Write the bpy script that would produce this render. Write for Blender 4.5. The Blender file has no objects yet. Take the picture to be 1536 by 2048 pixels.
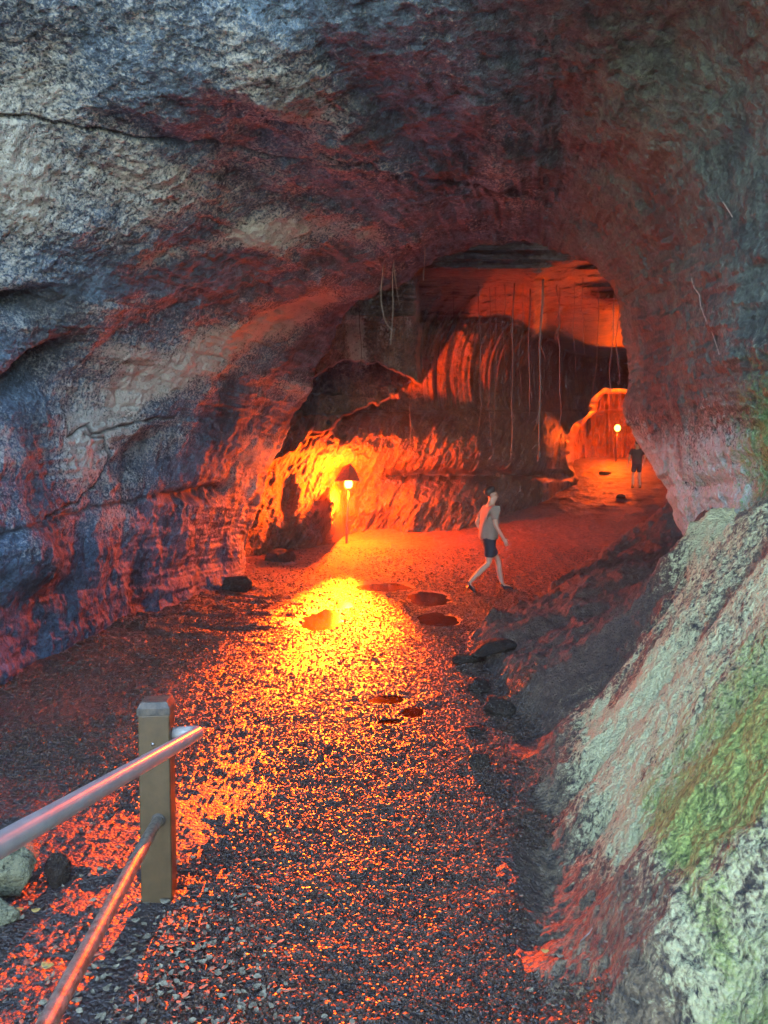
import bpy, math, random
import numpy as np
from mathutils import Vector, Matrix

C = bpy.context.scene.collection
R = math.radians
random.seed(7)
rng = np.random.default_rng(11)

# ------------------------------------------------------------------ camera
FPX, CX, CY = 1450.0, 768.0, 1024.0
PITCH = R(3.0)
CAMZ = 1.75
cd = bpy.data.cameras.new('camera')
cam = bpy.data.objects.new('camera', cd); C.objects.link(cam)
cam.location = (0, 0, CAMZ)
cam.rotation_euler = (math.pi/2 - PITCH, 0, 0)
cd.sensor_fit = 'VERTICAL'; cd.sensor_height = 36.0
cd.lens = FPX / 2048.0 * 36.0
cd.clip_start = 0.05; cd.clip_end = 2000
bpy.context.scene.camera = cam

# ------------------------------------------------------------------ sky, sun, exposure
sc = bpy.context.scene
W = bpy.data.worlds.new("World"); sc.world = W; W.use_nodes = True
wn = W.node_tree.nodes; wl = W.node_tree.links
bgn = wn['Background']
sky = wn.new('ShaderNodeTexSky'); sky.sky_type = 'NISHITA'; sky.sun_disc = False
SUN_EL, SUN_AZ = R(52), R(25)      # the sun stands beyond the hill, so the mouth is in open shade and only skylight enters
sky.sun_elevation = SUN_EL; sky.sun_rotation = R(25)
sky.air_density = 1.2; sky.dust_density = 0.3; sky.ozone_density = 2.0
wl.new(sky.outputs[0], bgn.inputs[0]); bgn.inputs[1].default_value = 0.15
sd = bpy.data.lights.new('sun', 'SUN'); sd.energy = 3.0; sd.angle = R(0.5); sd.color = (1, .95, .86)
sun = bpy.data.objects.new('sun', sd); C.objects.link(sun)
sv = Vector((math.sin(SUN_AZ)*math.cos(SUN_EL), math.cos(SUN_AZ)*math.cos(SUN_EL), math.sin(SUN_EL)))
sun.rotation_euler = sv.to_track_quat('Z', 'Y').to_euler()
sc.view_settings.view_transform = 'Standard'; sc.view_settings.look = 'None'
sc.view_settings.gamma = 1.0; sc.view_settings.exposure = 3.85
sc.cycles.use_denoising = True
sc.cycles.max_bounces = 6; sc.cycles.diffuse_bounces = 4; sc.cycles.glossy_bounces = 3
sc.cycles.sample_clamp_indirect = 6.0
sc.cycles.use_adaptive_sampling = True; sc.cycles.adaptive_threshold = 0.02

E1, E1S, E2 = 1050, 8500, 400        # the near path lamp, a spot added to light the floor, the far lamp
HAZE = 0.0014
LAMP_COL = (1.0, 0.085, 0.002)
FLOOR_SPOT_COL = (1.0, 0.075, 0.002)

# ------------------------------------------------------------------ helpers
def Pv(px, py, d):
    """world point seen at photograph pixel (px,py), d metres along the camera axis (arrays allowed)"""
    a = (np.asarray(px, float)-CX)/FPX*d; b = (CY-np.asarray(py, float))/FPX*d
    c, s = math.cos(PITCH), math.sin(PITCH)
    x = a; y = d*c + b*s; z = CAMZ - d*s + b*c
    return np.stack(np.broadcast_arrays(x, y, z), -1)
def P(px, py, d): return tuple(Pv(px, py, d).tolist())

def _h(ix, iy, iz, seed):
    n = (ix*374761393 + iy*668265263 + iz*2147483647 + seed*1274126177) & 0xffffffff
    n = ((n ^ (n >> 13))*1274126177) & 0xffffffff
    n = ((n ^ (n >> 16))*2246822519) & 0xffffffff
    return ((n ^ (n >> 15)) & 0xffff).astype(np.float32)/32767.5 - 1.0
def vnoise(p, seed=0):
    p = np.asarray(p); f = np.floor(p); i = f.astype(np.int64); t = (p-f).astype(np.float32)
    t = t*t*t*(t*(t*6-15)+10)
    x, y, z = i[..., 0], i[..., 1], i[..., 2]; tx, ty, tz = t[..., 0], t[..., 1], t[..., 2]
    def L(a, b, w): return a + (b-a)*w
    return L(L(L(_h(x,y,z,seed),_h(x+1,y,z,seed),tx), L(_h(x,y+1,z,seed),_h(x+1,y+1,z,seed),tx), ty),
             L(L(_h(x,y,z+1,seed),_h(x+1,y,z+1,seed),tx), L(_h(x,y+1,z+1,seed),_h(x+1,y+1,z+1,seed),tx), ty), tz)
ROT = np.array([[.8,.36,-.48],[-.6,.48,-.64],[0,.8,.6]])
def fbm(p, octv=4, gain=.5, seed=0, ridge=False):
    s = 0; a = 1; tot = 0
    for k in range(octv):
        n = vnoise(p, seed+k*17)
        if ridge: n = 1-2*np.abs(n)
        s = s + a*n; tot += a; a *= gain; p = (p@ROT)*2.03
    return s/tot
def sstep(a, b, x):
    t = np.clip((np.asarray(x, float)-a)/(b-a), 0, 1); return t*t*(3-2*t)
def pchip(xs, ys):
    xs = np.array(xs, float); ys = np.array(ys, float); h = np.diff(xs); dl = np.diff(ys)/h
    m = np.zeros_like(ys); m[0] = dl[0]; m[-1] = dl[-1]
    for k in range(1, len(xs)-1):
        if dl[k-1]*dl[k] > 0:
            w1 = 2*h[k]+h[k-1]; w2 = h[k]+2*h[k-1]; m[k] = (w1+w2)/(w1/dl[k-1]+w2/dl[k])
    def f(x):
        x = np.clip(np.asarray(x, float), xs[0], xs[-1]); i = np.clip(np.searchsorted(xs, x)-1, 0, len(xs)-2)
        t = (x-xs[i])/h[i]
        return ((2*t**3-3*t**2+1)*ys[i] + (t**3-2*t**2+t)*h[i]*m[i] + (-2*t**3+3*t**2)*ys[i+1] + (t**3-t**2)*h[i]*m[i+1])
    return f

def raw_mesh(name, V, F, mat=None, mask=None, parent=None, smooth=True):
    """V (n,3), F (m,k) constant k"""
    V = np.asarray(V, np.float32).reshape(-1, 3); F = np.asarray(F, np.int32); k = F.shape[1]
    me = bpy.data.meshes.new(name)
    me.vertices.add(len(V)); me.vertices.foreach_set('co', V.ravel())
    me.loops.add(F.size); me.loops.foreach_set('vertex_index', F.ravel())
    me.polygons.add(len(F)); me.polygons.foreach_set('loop_start', np.arange(0, F.size, k, dtype=np.int32))
    me.polygons.foreach_set('use_smooth', np.full(len(F), smooth))
    me.update(calc_edges=True)
    if mask is not None:
        a = me.color_attributes.new('mask', 'FLOAT_COLOR', 'POINT')
        m4 = np.ones((len(V), 4), np.float32); mk = np.asarray(mask, np.float32).reshape(len(V), -1); m4[:, :mk.shape[1]] = mk
        a.data.foreach_set('color', m4.ravel())
    if mat: me.materials.append(mat)
    o = bpy.data.objects.new(name, me); C.objects.link(o)
    if parent: o.parent = parent
    return o
def grid_faces(ny, nx, flip=False):
    i = np.arange(ny*nx).reshape(ny, nx)
    q = np.stack([i[:-1,:-1], i[:-1,1:], i[1:,1:], i[1:,:-1]], -1).reshape(-1, 4)
    return q[:, ::-1] if flip else q
def grid_normals(G):
    a = np.gradient(G, axis=0); b = np.gradient(G, axis=1); n = np.cross(a, b)
    return n/(np.linalg.norm(n, axis=-1, keepdims=True)+1e-12)
def tag(o, label=None, cat=None, group=None, kind=None):
    if label: o['label'] = label
    if cat: o['category'] = cat
    if group: o['group'] = group
    if kind: o['kind'] = kind
    return o
def empty(name, loc, rz=0):
    o = bpy.data.objects.new(name, None); C.objects.link(o); o.location = loc; o.rotation_euler = (0, 0, rz)
    o.empty_display_size = .1; return o

class MB:
    def __init__(s): s.v = []; s.f = []
    def add(s, V, F):
        n = len(s.v); s.v += [tuple(map(float, v)) for v in V]; s.f += [tuple(i+n for i in f) for f in F]
    def build(s, name, mat, parent=None, smooth=True, bevel=0):
        me = bpy.data.meshes.new(name); me.from_pydata(s.v, [], s.f); me.validate(); me.update()
        for p in me.polygons: p.use_smooth = smooth
        if mat: me.materials.append(mat)
        o = bpy.data.objects.new(name, me); C.objects.link(o)
        if parent: o.parent = parent
        if bevel:
            b = o.modifiers.new('b', 'BEVEL'); b.width = bevel; b.segments = 3; b.limit_method = 'ANGLE'; b.angle_limit = R(40)
        return o
    def box(s, c, h, M=None):
        V = [Vector((c[0]+h[0]*a, c[1]+h[1]*b, c[2]+h[2]*d)) for a in (-1,1) for b in (-1,1) for d in (-1,1)]
        if M: V = [M@v for v in V]
        s.add(V, [(0,1,3,2),(4,6,7,5),(0,4,5,1),(2,3,7,6),(0,2,6,4),(1,5,7,3)])
    def tube(s, pts, rad, n=12, caps=True):
        pts = [Vector(p) for p in pts]; rad = rad if hasattr(rad, '__len__') else [rad]*len(pts)
        V = []; F = []; up = None
        for k, p in enumerate(pts):
            t = (pts[min(k+1, len(pts)-1)]-pts[max(k-1, 0)]).normalized()
            if up is None:
                up = Vector((0,0,1)) if abs(t.z) < .9 else Vector((1,0,0))
            a = t.cross(up).normalized(); up = a.cross(t).normalized()
            for j in range(n):
                w = 2*math.pi*j/n; V.append(p + a*math.cos(w)*rad[k] + up*math.sin(w)*rad[k])
        for k in range(len(pts)-1):
            for j in range(n):
                F.append((k*n+j, k*n+(j+1)%n, (k+1)*n+(j+1)%n, (k+1)*n+j))
        if caps: F.append(tuple(range(n))[::-1]); F.append(tuple((len(pts)-1)*n+j for j in range(n)))
        s.add(V, F)
    def lathe(s, prof, c=(0,0,0), n=24):
        V = []; F = []
        for r, z in prof:
            for j in range(n):
                w = 2*math.pi*j/n; V.append((c[0]+r*math.cos(w), c[1]+r*math.sin(w), c[2]+z))
        for k in range(len(prof)-1):
            for j in range(n): F.append((k*n+j, k*n+(j+1)%n, (k+1)*n+(j+1)%n, (k+1)*n+j))
        s.add(V, F)

# ------------------------------------------------------------------ materials
def mat_new(name):
    m = bpy.data.materials.new(name); m.use_nodes = True; nt = m.node_tree
    return m, nt, nt.nodes['Principled BSDF']
class NT:
    def __init__(s, nt): s.nt = nt
    def n(s, t, **kw):
        o = s.nt.nodes.new(t)
        for k, v in kw.items():
            if k.startswith('i_'):
                key = k[2:]; key = int(key) if key.isdigit() else key.replace('_', ' ')
                if isinstance(v, bpy.types.NodeSocket): s.nt.links.new(v, o.inputs[key])
                else: o.inputs[key].default_value = v
            else: setattr(o, k, v)
        return o
    def link(s, a, b): s.nt.links.new(a, b)
    def math(s, op, a, b=0.0, clamp=False, c=None):
        kw = dict(i_0=a, i_1=b)
        if c is not None: kw['i_2'] = c
        o = s.n('ShaderNodeMath', operation=op, **kw); o.use_clamp = clamp; return o.outputs[0]
    def mix(s, f, a, b):
        o = s.n('ShaderNodeMix', data_type='RGBA')
        for idx, v in ((0, f), (6, a), (7, b)):
            if isinstance(v, bpy.types.NodeSocket): s.link(v, o.inputs[idx])
            else: o.inputs[idx].default_value = v if idx == 0 else (*v, 1) if len(v) == 3 else v
        return o.outputs[2]
    def noise(s, vec, scale, detail=4, rough=.55, dist=0):
        return s.n('ShaderNodeTexNoise', i_Vector=vec, i_Scale=scale, i_Detail=detail, i_Roughness=rough, i_Distortion=dist).outputs['Fac']
    def rng(s, v, a, b, c=0.0, d=1.0):
        o = s.n('ShaderNodeMapRange', i_0=v, i_1=a, i_2=b, i_3=c, i_4=d); return o.outputs[0]

def rock_material(name, dark=(.035,.028,.026), mid=(.15,.135,.12), lich=(.42,.43,.35), wet=(.55,.8), bump=.8, fine=1.0, spec=.4, bdist=.06):
    m, nt, b = mat_new(name); t = NT(nt)
    co = t.n('ShaderNodeTexCoord').outputs['Object']
    at = t.n('ShaderNodeAttribute', attribute_name='mask'); sep = t.n('ShaderNodeSeparateColor', i_0=at.outputs['Color'])
    Rm, Gm, Bm = sep.outputs[0], sep.outputs[1], sep.outputs[2]
    n1 = t.noise(co, 2.3*fine, 6, .65, .4); n2 = t.noise(co, 13*fine, 6, .7)
    n3 = t.noise(co, 38*fine, 5, .65, .5); n4 = t.noise(co, 90*fine, 3, .6)
    base = t.mix(t.rng(t.math('ADD', t.math('MULTIPLY', n1, .5), t.math('MULTIPLY', n2, .5)), .38, .64), dark, mid)
    tint = t.mix(at.outputs['Alpha'], (.62,1.04,1.60), (.84,1.02,.78))  # blue skylight put into the rock colour, strongest on the left
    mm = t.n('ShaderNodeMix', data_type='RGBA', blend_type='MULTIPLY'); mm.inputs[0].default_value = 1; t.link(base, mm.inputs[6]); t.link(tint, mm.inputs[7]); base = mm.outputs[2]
    base = t.mix(t.rng(n3, .52, .30), base, tuple(x*.3 for x in dark))
    # pale lichen crust in flecks that join where there is much of it
    lf = t.math('ADD', t.math('ADD', t.math('MULTIPLY', n3, .9), t.math('MULTIPLY', n2, .35)), t.math('MULTIPLY', Rm, .42))
    lf = t.math('ADD', lf, t.math('MULTIPLY', n4, .25))
    lf = t.rng(lf, .93, 1.10)
    lc = t.mix(n2, tuple(x*.72 for x in lich), lich)
    base = t.mix(t.math('MULTIPLY', lf, .92), base, lc)
    gf = t.math('ADD', t.math('ADD', t.math('MULTIPLY', n2, .7), t.math('MULTIPLY', n4, .5)), t.math('MULTIPLY', Gm, .62))
    gf = t.rng(gf, .90, 1.12)
    gc = t.mix(t.rng(n3, .35, .65), (.045,.10,.012), (.16,.30,.05))
    base = t.mix(t.math('MULTIPLY', gf, .85), base, gc)
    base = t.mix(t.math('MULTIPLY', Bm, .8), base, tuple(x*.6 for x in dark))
    t.link(base, b.inputs['Base Color'])
    rg = t.rng(n3, .3, .7, wet[0], wet[1]); t.link(rg, b.inputs['Roughness'])
    b.inputs['Specular IOR Level'].default_value = spec
    vor = t.n('ShaderNodeTexVoronoi', i_Vector=co, i_Scale=45*fine).outputs['Distance']
    h = t.math('ADD', t.math('MULTIPLY', n2, .9), t.math('MULTIPLY', n3, .55))
    h = t.math('ADD', h, t.math('MULTIPLY', n4, .25)); h = t.math('ADD', h, t.math('MULTIPLY', vor, .22))
    h = t.math('ADD', h, t.math('MULTIPLY', lf, .10))
    bp = t.n('ShaderNodeBump', i_Strength=bump, i_Distance=bdist/fine**.7, i_Height=h)
    t.link(bp.outputs[0], b.inputs['Normal'])
    return m

M = {}
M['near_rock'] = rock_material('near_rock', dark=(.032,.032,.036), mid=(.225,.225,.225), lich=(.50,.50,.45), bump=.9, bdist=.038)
M['inner_rock'] = rock_material('inner_rock', dark=(.035,.014,.010), mid=(.25,.112,.070), lich=(.32,.29,.25), wet=(.32,.6), bump=.9, fine=.6, spec=.5)

def ground_material():
    m, nt, b = mat_new('lava_gravel_ground'); t = NT(nt)
    co = t.n('ShaderNodeTexCoord').outputs['Object']
    at = t.n('ShaderNodeAttribute', attribute_name='mask'); sep = t.n('ShaderNodeSeparateColor', i_0=at.outputs['Color'])
    Rm, Gm, Bm = sep.outputs[0], sep.outputs[1], sep.outputs[2]     # alpha painted shade and lamp glow, R rock bank with lichen, G moss, B bare rock (1) or gravel (0)
    n0 = t.noise(co, 1.1, 4, .6); n2 = t.noise(co, 13, 6, .7); n3 = t.noise(co, 38, 5, .65, .5); n4 = t.noise(co, 110, 3, .6)
    vor = t.n('ShaderNodeTexVoronoi', i_Vector=co, i_Scale=62.0); vd = vor.outputs['Distance']; vc = t.n('ShaderNodeSeparateColor', i_0=vor.outputs['Color']).outputs[0]
    vorb = t.n('ShaderNodeTexVoronoi', i_Vector=co, i_Scale=24.0).outputs['Distance']
    grav = t.mix(vc, (.016,.010,.007), (.060,.037,.023)); grav = t.mix(t.rng(n0, .35, .65, 0, .5), grav, (.045,.032,.026))
    rock = t.mix(t.rng(n2, .38, .62), (.055,.036,.018), (.20,.135,.068))
    rock = t.mix(t.rng(n3, .50, .30), rock, (.012,.010,.009))
    rock = t.mix(t.math('MULTIPLY', t.math('SUBTRACT', 1.0, at.outputs['Alpha'], True), .75), rock, (.045,.017,.010))  # far bank: shade and a little lamp red put into the rock colour
    rock = t.mix(t.math('MULTIPLY', t.math('SUBTRACT', at.outputs['Alpha'], 1.0, True), .9), rock, t.mix(t.rng(n2, .36, .62), (.07,.025,.012), (.27,.11,.05)))  # inner floor paler and redder, lamp glow put into its colour
    base = t.mix(Bm, grav, rock)
    lf = t.math('ADD', t.math('ADD', t.math('MULTIPLY', n3, .9), t.math('MULTIPLY', n2, .35)), t.math('MULTIPLY', Rm, .42))
    lf = t.math('ADD', lf, t.math('MULTIPLY', n4, .25)); lf = t.rng(lf, .93, 1.10)
    base = t.mix(t.math('MULTIPLY', t.math('MULTIPLY', lf, .92), Bm), base, t.mix(n2, (.38,.35,.17), (.56,.53,.27)))
    gf = t.math('ADD', t.math('ADD', t.math('MULTIPLY', n2, .7), t.math('MULTIPLY', n4, .5)), t.math('MULTIPLY', Gm, .62))
    gf = t.rng(gf, .90, 1.12)
    base = t.mix(t.math('MULTIPLY', gf, .85), base, t.mix(t.rng(n3, .35, .65), (.08,.11,.012), (.30,.36,.06)))
    t.link(base, b.inputs['Base Color'])
    rg = t.mix(Bm, (.42,.42,.42), (.75,.75,.75)); rs = t.n('ShaderNodeSeparateColor', i_0=rg).outputs[0]
    t.link(t.math('ADD', rs, t.math('MULTIPLY', n0, .12)), b.inputs['Roughness'])
    b.inputs['Specular IOR Level'].default_value = .7
    h = t.math('ADD', t.math('MULTIPLY', vd, -.5), t.math('MULTIPLY', n3, .7)); h = t.math('ADD', h, t.math('MULTIPLY', n2, .6)); h = t.math('ADD', h, t.math('MULTIPLY', n4, .2))
    h = t.math('ADD', h, t.math('MULTIPLY', vorb, -.5))
    bp = t.n('ShaderNodeBump', i_Strength=.9, i_Distance=.03, i_Height=h); t.link(bp.outputs[0], b.inputs['Normal'])
    return m
M['ground'] = ground_material()

def simple(name, col, rough=.5, metal=0, spec=.5, noise=0, nscale=20, col2=None, bump=0):
    m, nt, b = mat_new(name); t = NT(nt)
    co = t.n('ShaderNodeTexCoord').outputs['Object']
    n = t.noise(co, nscale, 5, .65)
    c2 = col2 or tuple(x*(1-noise) for x in col)
    t.link(t.mix(t.rng(n, .4, .62), col, c2), b.inputs['Base Color'])
    b.inputs['Roughness'].default_value = rough; b.inputs['Metallic'].default_value = metal
    b.inputs['Specular IOR Level'].default_value = spec
    if bump:
        bp = t.n('ShaderNodeBump', i_Strength=bump, i_Distance=.01, i_Height=n); t.link(bp.outputs[0], b.inputs['Normal'])
    return m

# ------------------------------------------------------------------ GROUND: cave floor with the rock bank on its right
zc = pchip([-40, 0, 4, 7, 13, 18, 22, 27, 35, 60], [0, 0, -.02, -.10, -.35, .11, .6, 1.25, 2.5, 4.0])
foot = pchip([-5, 0, 1.6, 2.3, 3.5, 5.2, 6.4, 7.6, 9, 10.5, 12, 13, 14, 16, 20, 27, 36, 60],
             [.1, .22, .32, .42, .62, .98, .98, .88, 1.35, 2.05, 2.95, 3.45, 4.6, 7.5, 11, 15, 20, 30])
bslope = pchip([-5, 0, 3, 5, 7, 9, 11, 12.5, 14, 60], [1, .95, .95, .75, .5, .55, .85, 1.55, 1.2, .8])
bmax = pchip([-5, 0, 3, 5, 7, 9, 11, 12.5, 14, 60], [2, 2, 1.8, 1.6, 1.5, 1.6, 1.9, 2.35, 1.8, 2.0])
wallx = pchip([-5, 0, 2.5, 4, 5, 6, 7, 9], [2.0, 1.7, 1.85, 2.05, 2.3, 2.65, 2.95, 3.3])
def bank(x, y):
    x = x + .14*np.sin(y*2.3+1)*sstep(3.5, 5, y) + .05*np.sin(y*6.1) + .08*np.sin(y*3.1+.6)*sstep(5, 4, y) + .025*np.sin(y*13)
    t = np.maximum(x-foot(y), 0); s = bslope(y); h = bmax(y)
    wx_ = wallx(y); fil = .72*sstep(-1.05, .25, x-wx_)**1.5*sstep(7.9, 6.9, y)*sstep(-3, 0, y)
    ft = sstep(0, .25+.35*sstep(4.5, 3, y), t)
    return h*(1-np.exp(-s*t/h))*ft + fil
def floor_base(x, y):
    left = .10*sstep(-1.6, -3.2, x)*sstep(6, 9, y)*sstep(17, 14, y)
    return zc(y) + bank(x, y) + left
def floor_pt(px, py):
    d = np.linspace(1, 45, 8000); p = Pv(px, py, d); g = floor_base(p[:, 0], p[:, 1]); k = np.argmax(p[:, 2] < g); return p[k], d[k]
PUD = []
for (px, py, w, h, lab) in [(642, 1238, 84, 34, 'widest dark puddle, left of the yellow glare'), (768, 1173, 112, 20, 'long narrow puddle across the yellow glare nearest the lamp'),
        (857, 1196, 84, 28, 'oval puddle right of the glare, nearer the walker'), (878, 1238, 80, 26, 'puddle below the oval one, right of the glare'),
        (690, 1210, 36, 12, 'tiny puddle just above the widest one'), (826, 1424, 46, 18, 'small dark puddle low on the gravel, near the right bank'),
        (772, 1398, 72, 16, 'thin dark puddle at the lower end of the glare'), (780, 1443, 46, 12, 'lowest small puddle in the middle of the gravel')]:
    c, d = floor_pt(px, py); c2, _ = floor_pt(px, py+h/2); c1, _ = floor_pt(px, py-h/2)
    cy = (c1[1]+c2[1])/2; PUD.append(((float(c[0]), float(cy)), w/2/FPX*d, (c1[1]-c2[1])/2, float(min(c1[2], c2[2])-.004), lab))
def build_ground():
    ny, nx = 1250, 820
    y = np.concatenate([[-40, -20, -10, -5, -2, -.5], .6*(75/.6)**np.linspace(0, 1, ny-6)])
    s = np.linspace(-1, 1, nx)
    half = np.where(y < .6, 20, y*.62+1.4)
    Y = np.repeat(y[:, None], nx, 1); X = s[None]*half[:, None]
    X = X + .0*Y
    Z = floor_base(X, Y)
    p = np.stack([X, Y, Z], -1)
    t = X-foot(Y); onbank = sstep(-.02, .22, t)
    # gravel / rubble relief
    rub = sstep(-.6, -1.8, X)*sstep(7.5, 9, Y)*sstep(18, 15, Y)
    z = Z + .02*fbm(p*1.4, 3, seed=3) + .012*fbm(p*6, 3, seed=5)
    z += rub*.07*fbm(p*np.array([.9, 3.2, 1]), 3, ridge=True, seed=9)
    far = sstep(14, 20, Y)
    z += far*.06*fbm(p*np.array([1.2, 2.6, 1]), 4, ridge=True, seed=12)*(1-onbank)
    # rock bank relief: pits and knobs
    z += onbank*(.16*fbm(p*1.1, 3, seed=21) + .06*fbm(p*4, 4, seed=22, ridge=True)*(.35+.65*sstep(3.5, 5.5, Y)) + .025*fbm(p*14, 3, seed=23))
    z += onbank*.04*fbm(p*30, 2, seed=24)*.3
    edge = np.exp(-((t-.15)/.3)**2)*sstep(5, 6.2, Y)*sstep(12, 10.5, Y)
    z += edge*(.13*fbm(p*2.2, 3, seed=31, ridge=True))
    z += .006*fbm(p*34, 2, seed=40)*sstep(1, 2, Y) + (.018*fbm(p*9, 3, seed=41, ridge=True)+.02*fbm(p*np.array([2.5, 5, 1]), 3, seed=42, ridge=True))*sstep(9, 14, Y)*(1-onbank)
    for (c, rx, ry, zl, lab) in PUD:
        e = np.sqrt(((X-c[0])/rx)**2+((Y-c[1])/ry)**2) + .3*fbm(p*5, 3, seed=45); w = sstep(1.45, .85, e); z = z*(1-w)+(zl-.012+.02*sstep(.9, 1.15, e))*w
    global GROUND_GRID; GROUND_GRID = (y, half, z)
    Z2 = z
    G = np.stack([X, Y, Z2], -1)
    rockm = onbank
    pt = fbm(p*.9, 3, seed=51)
    lim = 4.7+1.25*np.maximum(X-1.7, 0)+.5*pt  # edge of the daylit bank: lichen before it, painted shade beyond
    lich = onbank*sstep(lim+.6, lim-.6, Y)*np.clip(.82+.8*pt, 0, 1.1)*sstep(.10, .5, t)
    streak = sstep(.15, .5, fbm(p*np.array([3.5, 3.5, .6]), 3, seed=58))
    lich = lich*(1-.6*streak)*(1-.75*sstep(3.6, 2.6, Y)*sstep(.50, .34, t))
    moss = onbank*sstep(4.0, 2.4, Y)*sstep(.34, .60, t)*np.clip(.95+1.3*fbm(p*1.6, 3, seed=53), 0, 1)
    out = sstep(.3, -.8, Y)*sstep(-.5, .8, X); moss = np.maximum(moss, out)  # unseen ground outside, green on the right only for its bounced light
    o = raw_mesh('ground', G, grid_faces(len(y), nx), M['ground'], np.stack([lich, moss, np.maximum(rockm, .75*sstep(10.5, 14, Y)*sstep(24, 20, Y)), np.maximum(1-onbank, sstep(lim+.4, lim-1.0, Y)) + 1.5*(1-onbank)*sstep(10.5, 14, Y)*sstep(26, 20, Y)], -1).reshape(-1, 4))  # alpha carries the bank's painted shade and the inner floor's painted glow
    tag(o, kind='structure')
    return o
ground = build_ground()

# ------------------------------------------------------------------ NEAR CAVE: one loft from the mouth to the lip of the arch
def W3(x, y, z): return (x, y, z)
S1 = [ # per column, left floor contact round over the roof to the right bank; rows r0..r6(lip)
 [W3(-4.5,-2.5,-.2), W3(-3.7,.5,-.2), W3(-3.5,3.5,-.2), P(-60,1410,5.7), P(120,1330,7.5), P(300,1255,10), P(480,1180,14)],
 [W3(-5,-2.5,.9), W3(-4.1,.5,.9), W3(-3.8,3,.8), P(-60,1160,5.8), P(120,1110,7.3), P(310,1080,9.7), P(490,1070,13.8)],
 [W3(-5.3,-2.5,1.9), W3(-4.4,.5,1.9), W3(-4.0,3,1.8), P(-60,950,6.0), P(130,930,7.4), P(340,920,9.6), P(520,950,13.6)],
 [W3(-6.5,-1.5,3.4), W3(-5.0,.8,3.0), W3(-4.1,3,2.75), P(-60,780,6.2), P(160,790,7.7), P(400,800,10.0), P(575,830,13.6)],
 [W3(-6.8,.2,7.0), W3(-5.6,1.8,5.3), W3(-4.2,3.3,4.1), P(-40,610,6.0), P(200,660,7.2), P(440,700,9.7), P(618,745,13.2)],
 [W3(-5.8,1.0,9.0), W3(-4.6,2.3,7.0), W3(-3.4,3.6,5.1), P(-20,420,5.6), P(250,530,6.8), P(480,600,8.9), P(660,650,12.2)],
 [W3(-3.8,1.6,10.2), W3(-2.9,2.8,8.0), W3(-2.1,3.8,5.8), P(150,180,5.2), P(430,370,6.6), P(640,505,8.4), P(760,570,10.8)],
 [W3(-1.4,1.7,10.2), W3(-1.0,2.8,8.1), W3(-.7,3.75,6.0), P(480,60,4.9), P(680,280,6.3), P(830,425,8.0), P(880,505,10.2)],
 [W3(.8,1.4,9.8), W3(.5,2.5,7.5), W3(.4,3.5,5.6), P(850,0,4.7), P(930,220,6.0), P(980,385,7.7), P(1000,470,9.6)],
 [W3(2.8,.3,8.3), W3(1.9,1.7,6.1), W3(1.55,3.0,4.7), P(1260,-20,4.6), P(1190,200,5.7), P(1140,370,7.3), P(1105,478,9.1)],
 [W3(3.8,-1.3,5.6), W3(2.8,.8,4.4), W3(2.35,2.7,3.85), P(1560,150,4.4), P(1370,330,5.4), P(1250,450,7.0), P(1185,525,8.8)],
 [W3(4.0,-1.5,3.9), W3(2.9,.6,3.2), W3(2.35,2.5,2.9), P(1620,450,4.2), P(1450,530,5.2), P(1325,580,6.8), P(1246,620,8.6)],
 [W3(3,-2.5,2.3), W3(2.2,.5,2.3), W3(2.3,2.5,2.3), P(1640,700,4.1), P(1470,720,5.1), P(1350,750,6.7), P(1262,780,8.4)],
 [W3(2.9,-2.5,1.7), W3(2.1,.5,1.75), W3(2.15,2.5,1.75), P(1640,880,4.0), P(1490,880,5.0), P(1390,900,6.5), P(1318,925,8.0)],
 [W3(2.7,-2.5,1.2), W3(1.9,.5,1.3), W3(2.0,2.5,1.3), P(1640,1040,3.9), P(1510,1020,4.9), P(1430,1010,6.2), P(1362,1010,7.4)],
 [W3(2.4,-2.5,.7), W3(1.6,.5,.8), W3(1.7,2.5,.85), P(1630,1210,3.8), P(1520,1180,4.8), P(1450,1180,6.0), P(1393,1160,6.9)],
 [W3(2.2,-2.5,.0), W3(1.4,.5,.1), W3(1.6,2.5,.1), P(1650,1480,3.7), P(1560,1440,4.7), P(1450,1430,5.2), P(1375,1340,6.2)],
]
def catmull_grid(K, nu, nv, urange=None):
    """K (rows,cols,3) -> fine grid by centripetal-ish Catmull-Rom, rows nu, cols nv"""
    def interp(A, n, axis, tt=None):
        A = np.moveaxis(A, axis, 0); m = len(A)
        t = np.linspace(0, m-1, n) if tt is None else tt
        i = np.clip(np.floor(t).astype(int), 0, m-2); f = (t-i).reshape((-1,)+(1,)*(A.ndim-1))
        p0 = A[np.maximum(i-1, 0)]; p1 = A[i]; p2 = A[i+1]; p3 = A[np.minimum(i+2, m-1)]
        m1 = (p2-p0)*.5; m2 = (p3-p1)*.5
        m1 = np.where((i == 0).reshape(f.shape), p2-p1, m1); m2 = np.where((i == m-2).reshape(f.shape), p2-p1, m2)
        r = (2*f**3-3*f**2+1)*p1 + (f**3-2*f**2+f)*m1 + (-2*f**3+3*f**2)*p2 + (f**3-f**2)*m2
        return np.moveaxis(r, 0, axis)
    if urange is None: return interp(interp(K, nu, 0), nv, 1)
    return interp(interp(K, len(urange), 0, urange), nv, 1)
def proj(G):
    c, s = math.cos(PITCH), math.sin(PITCH)
    y, z = G[..., 1], G[..., 2]-CAMZ
    d = y*c - z*s; v = y*s + z*c
    return CX+FPX*G[..., 0]/d, CY-FPX*v/d, d

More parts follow.
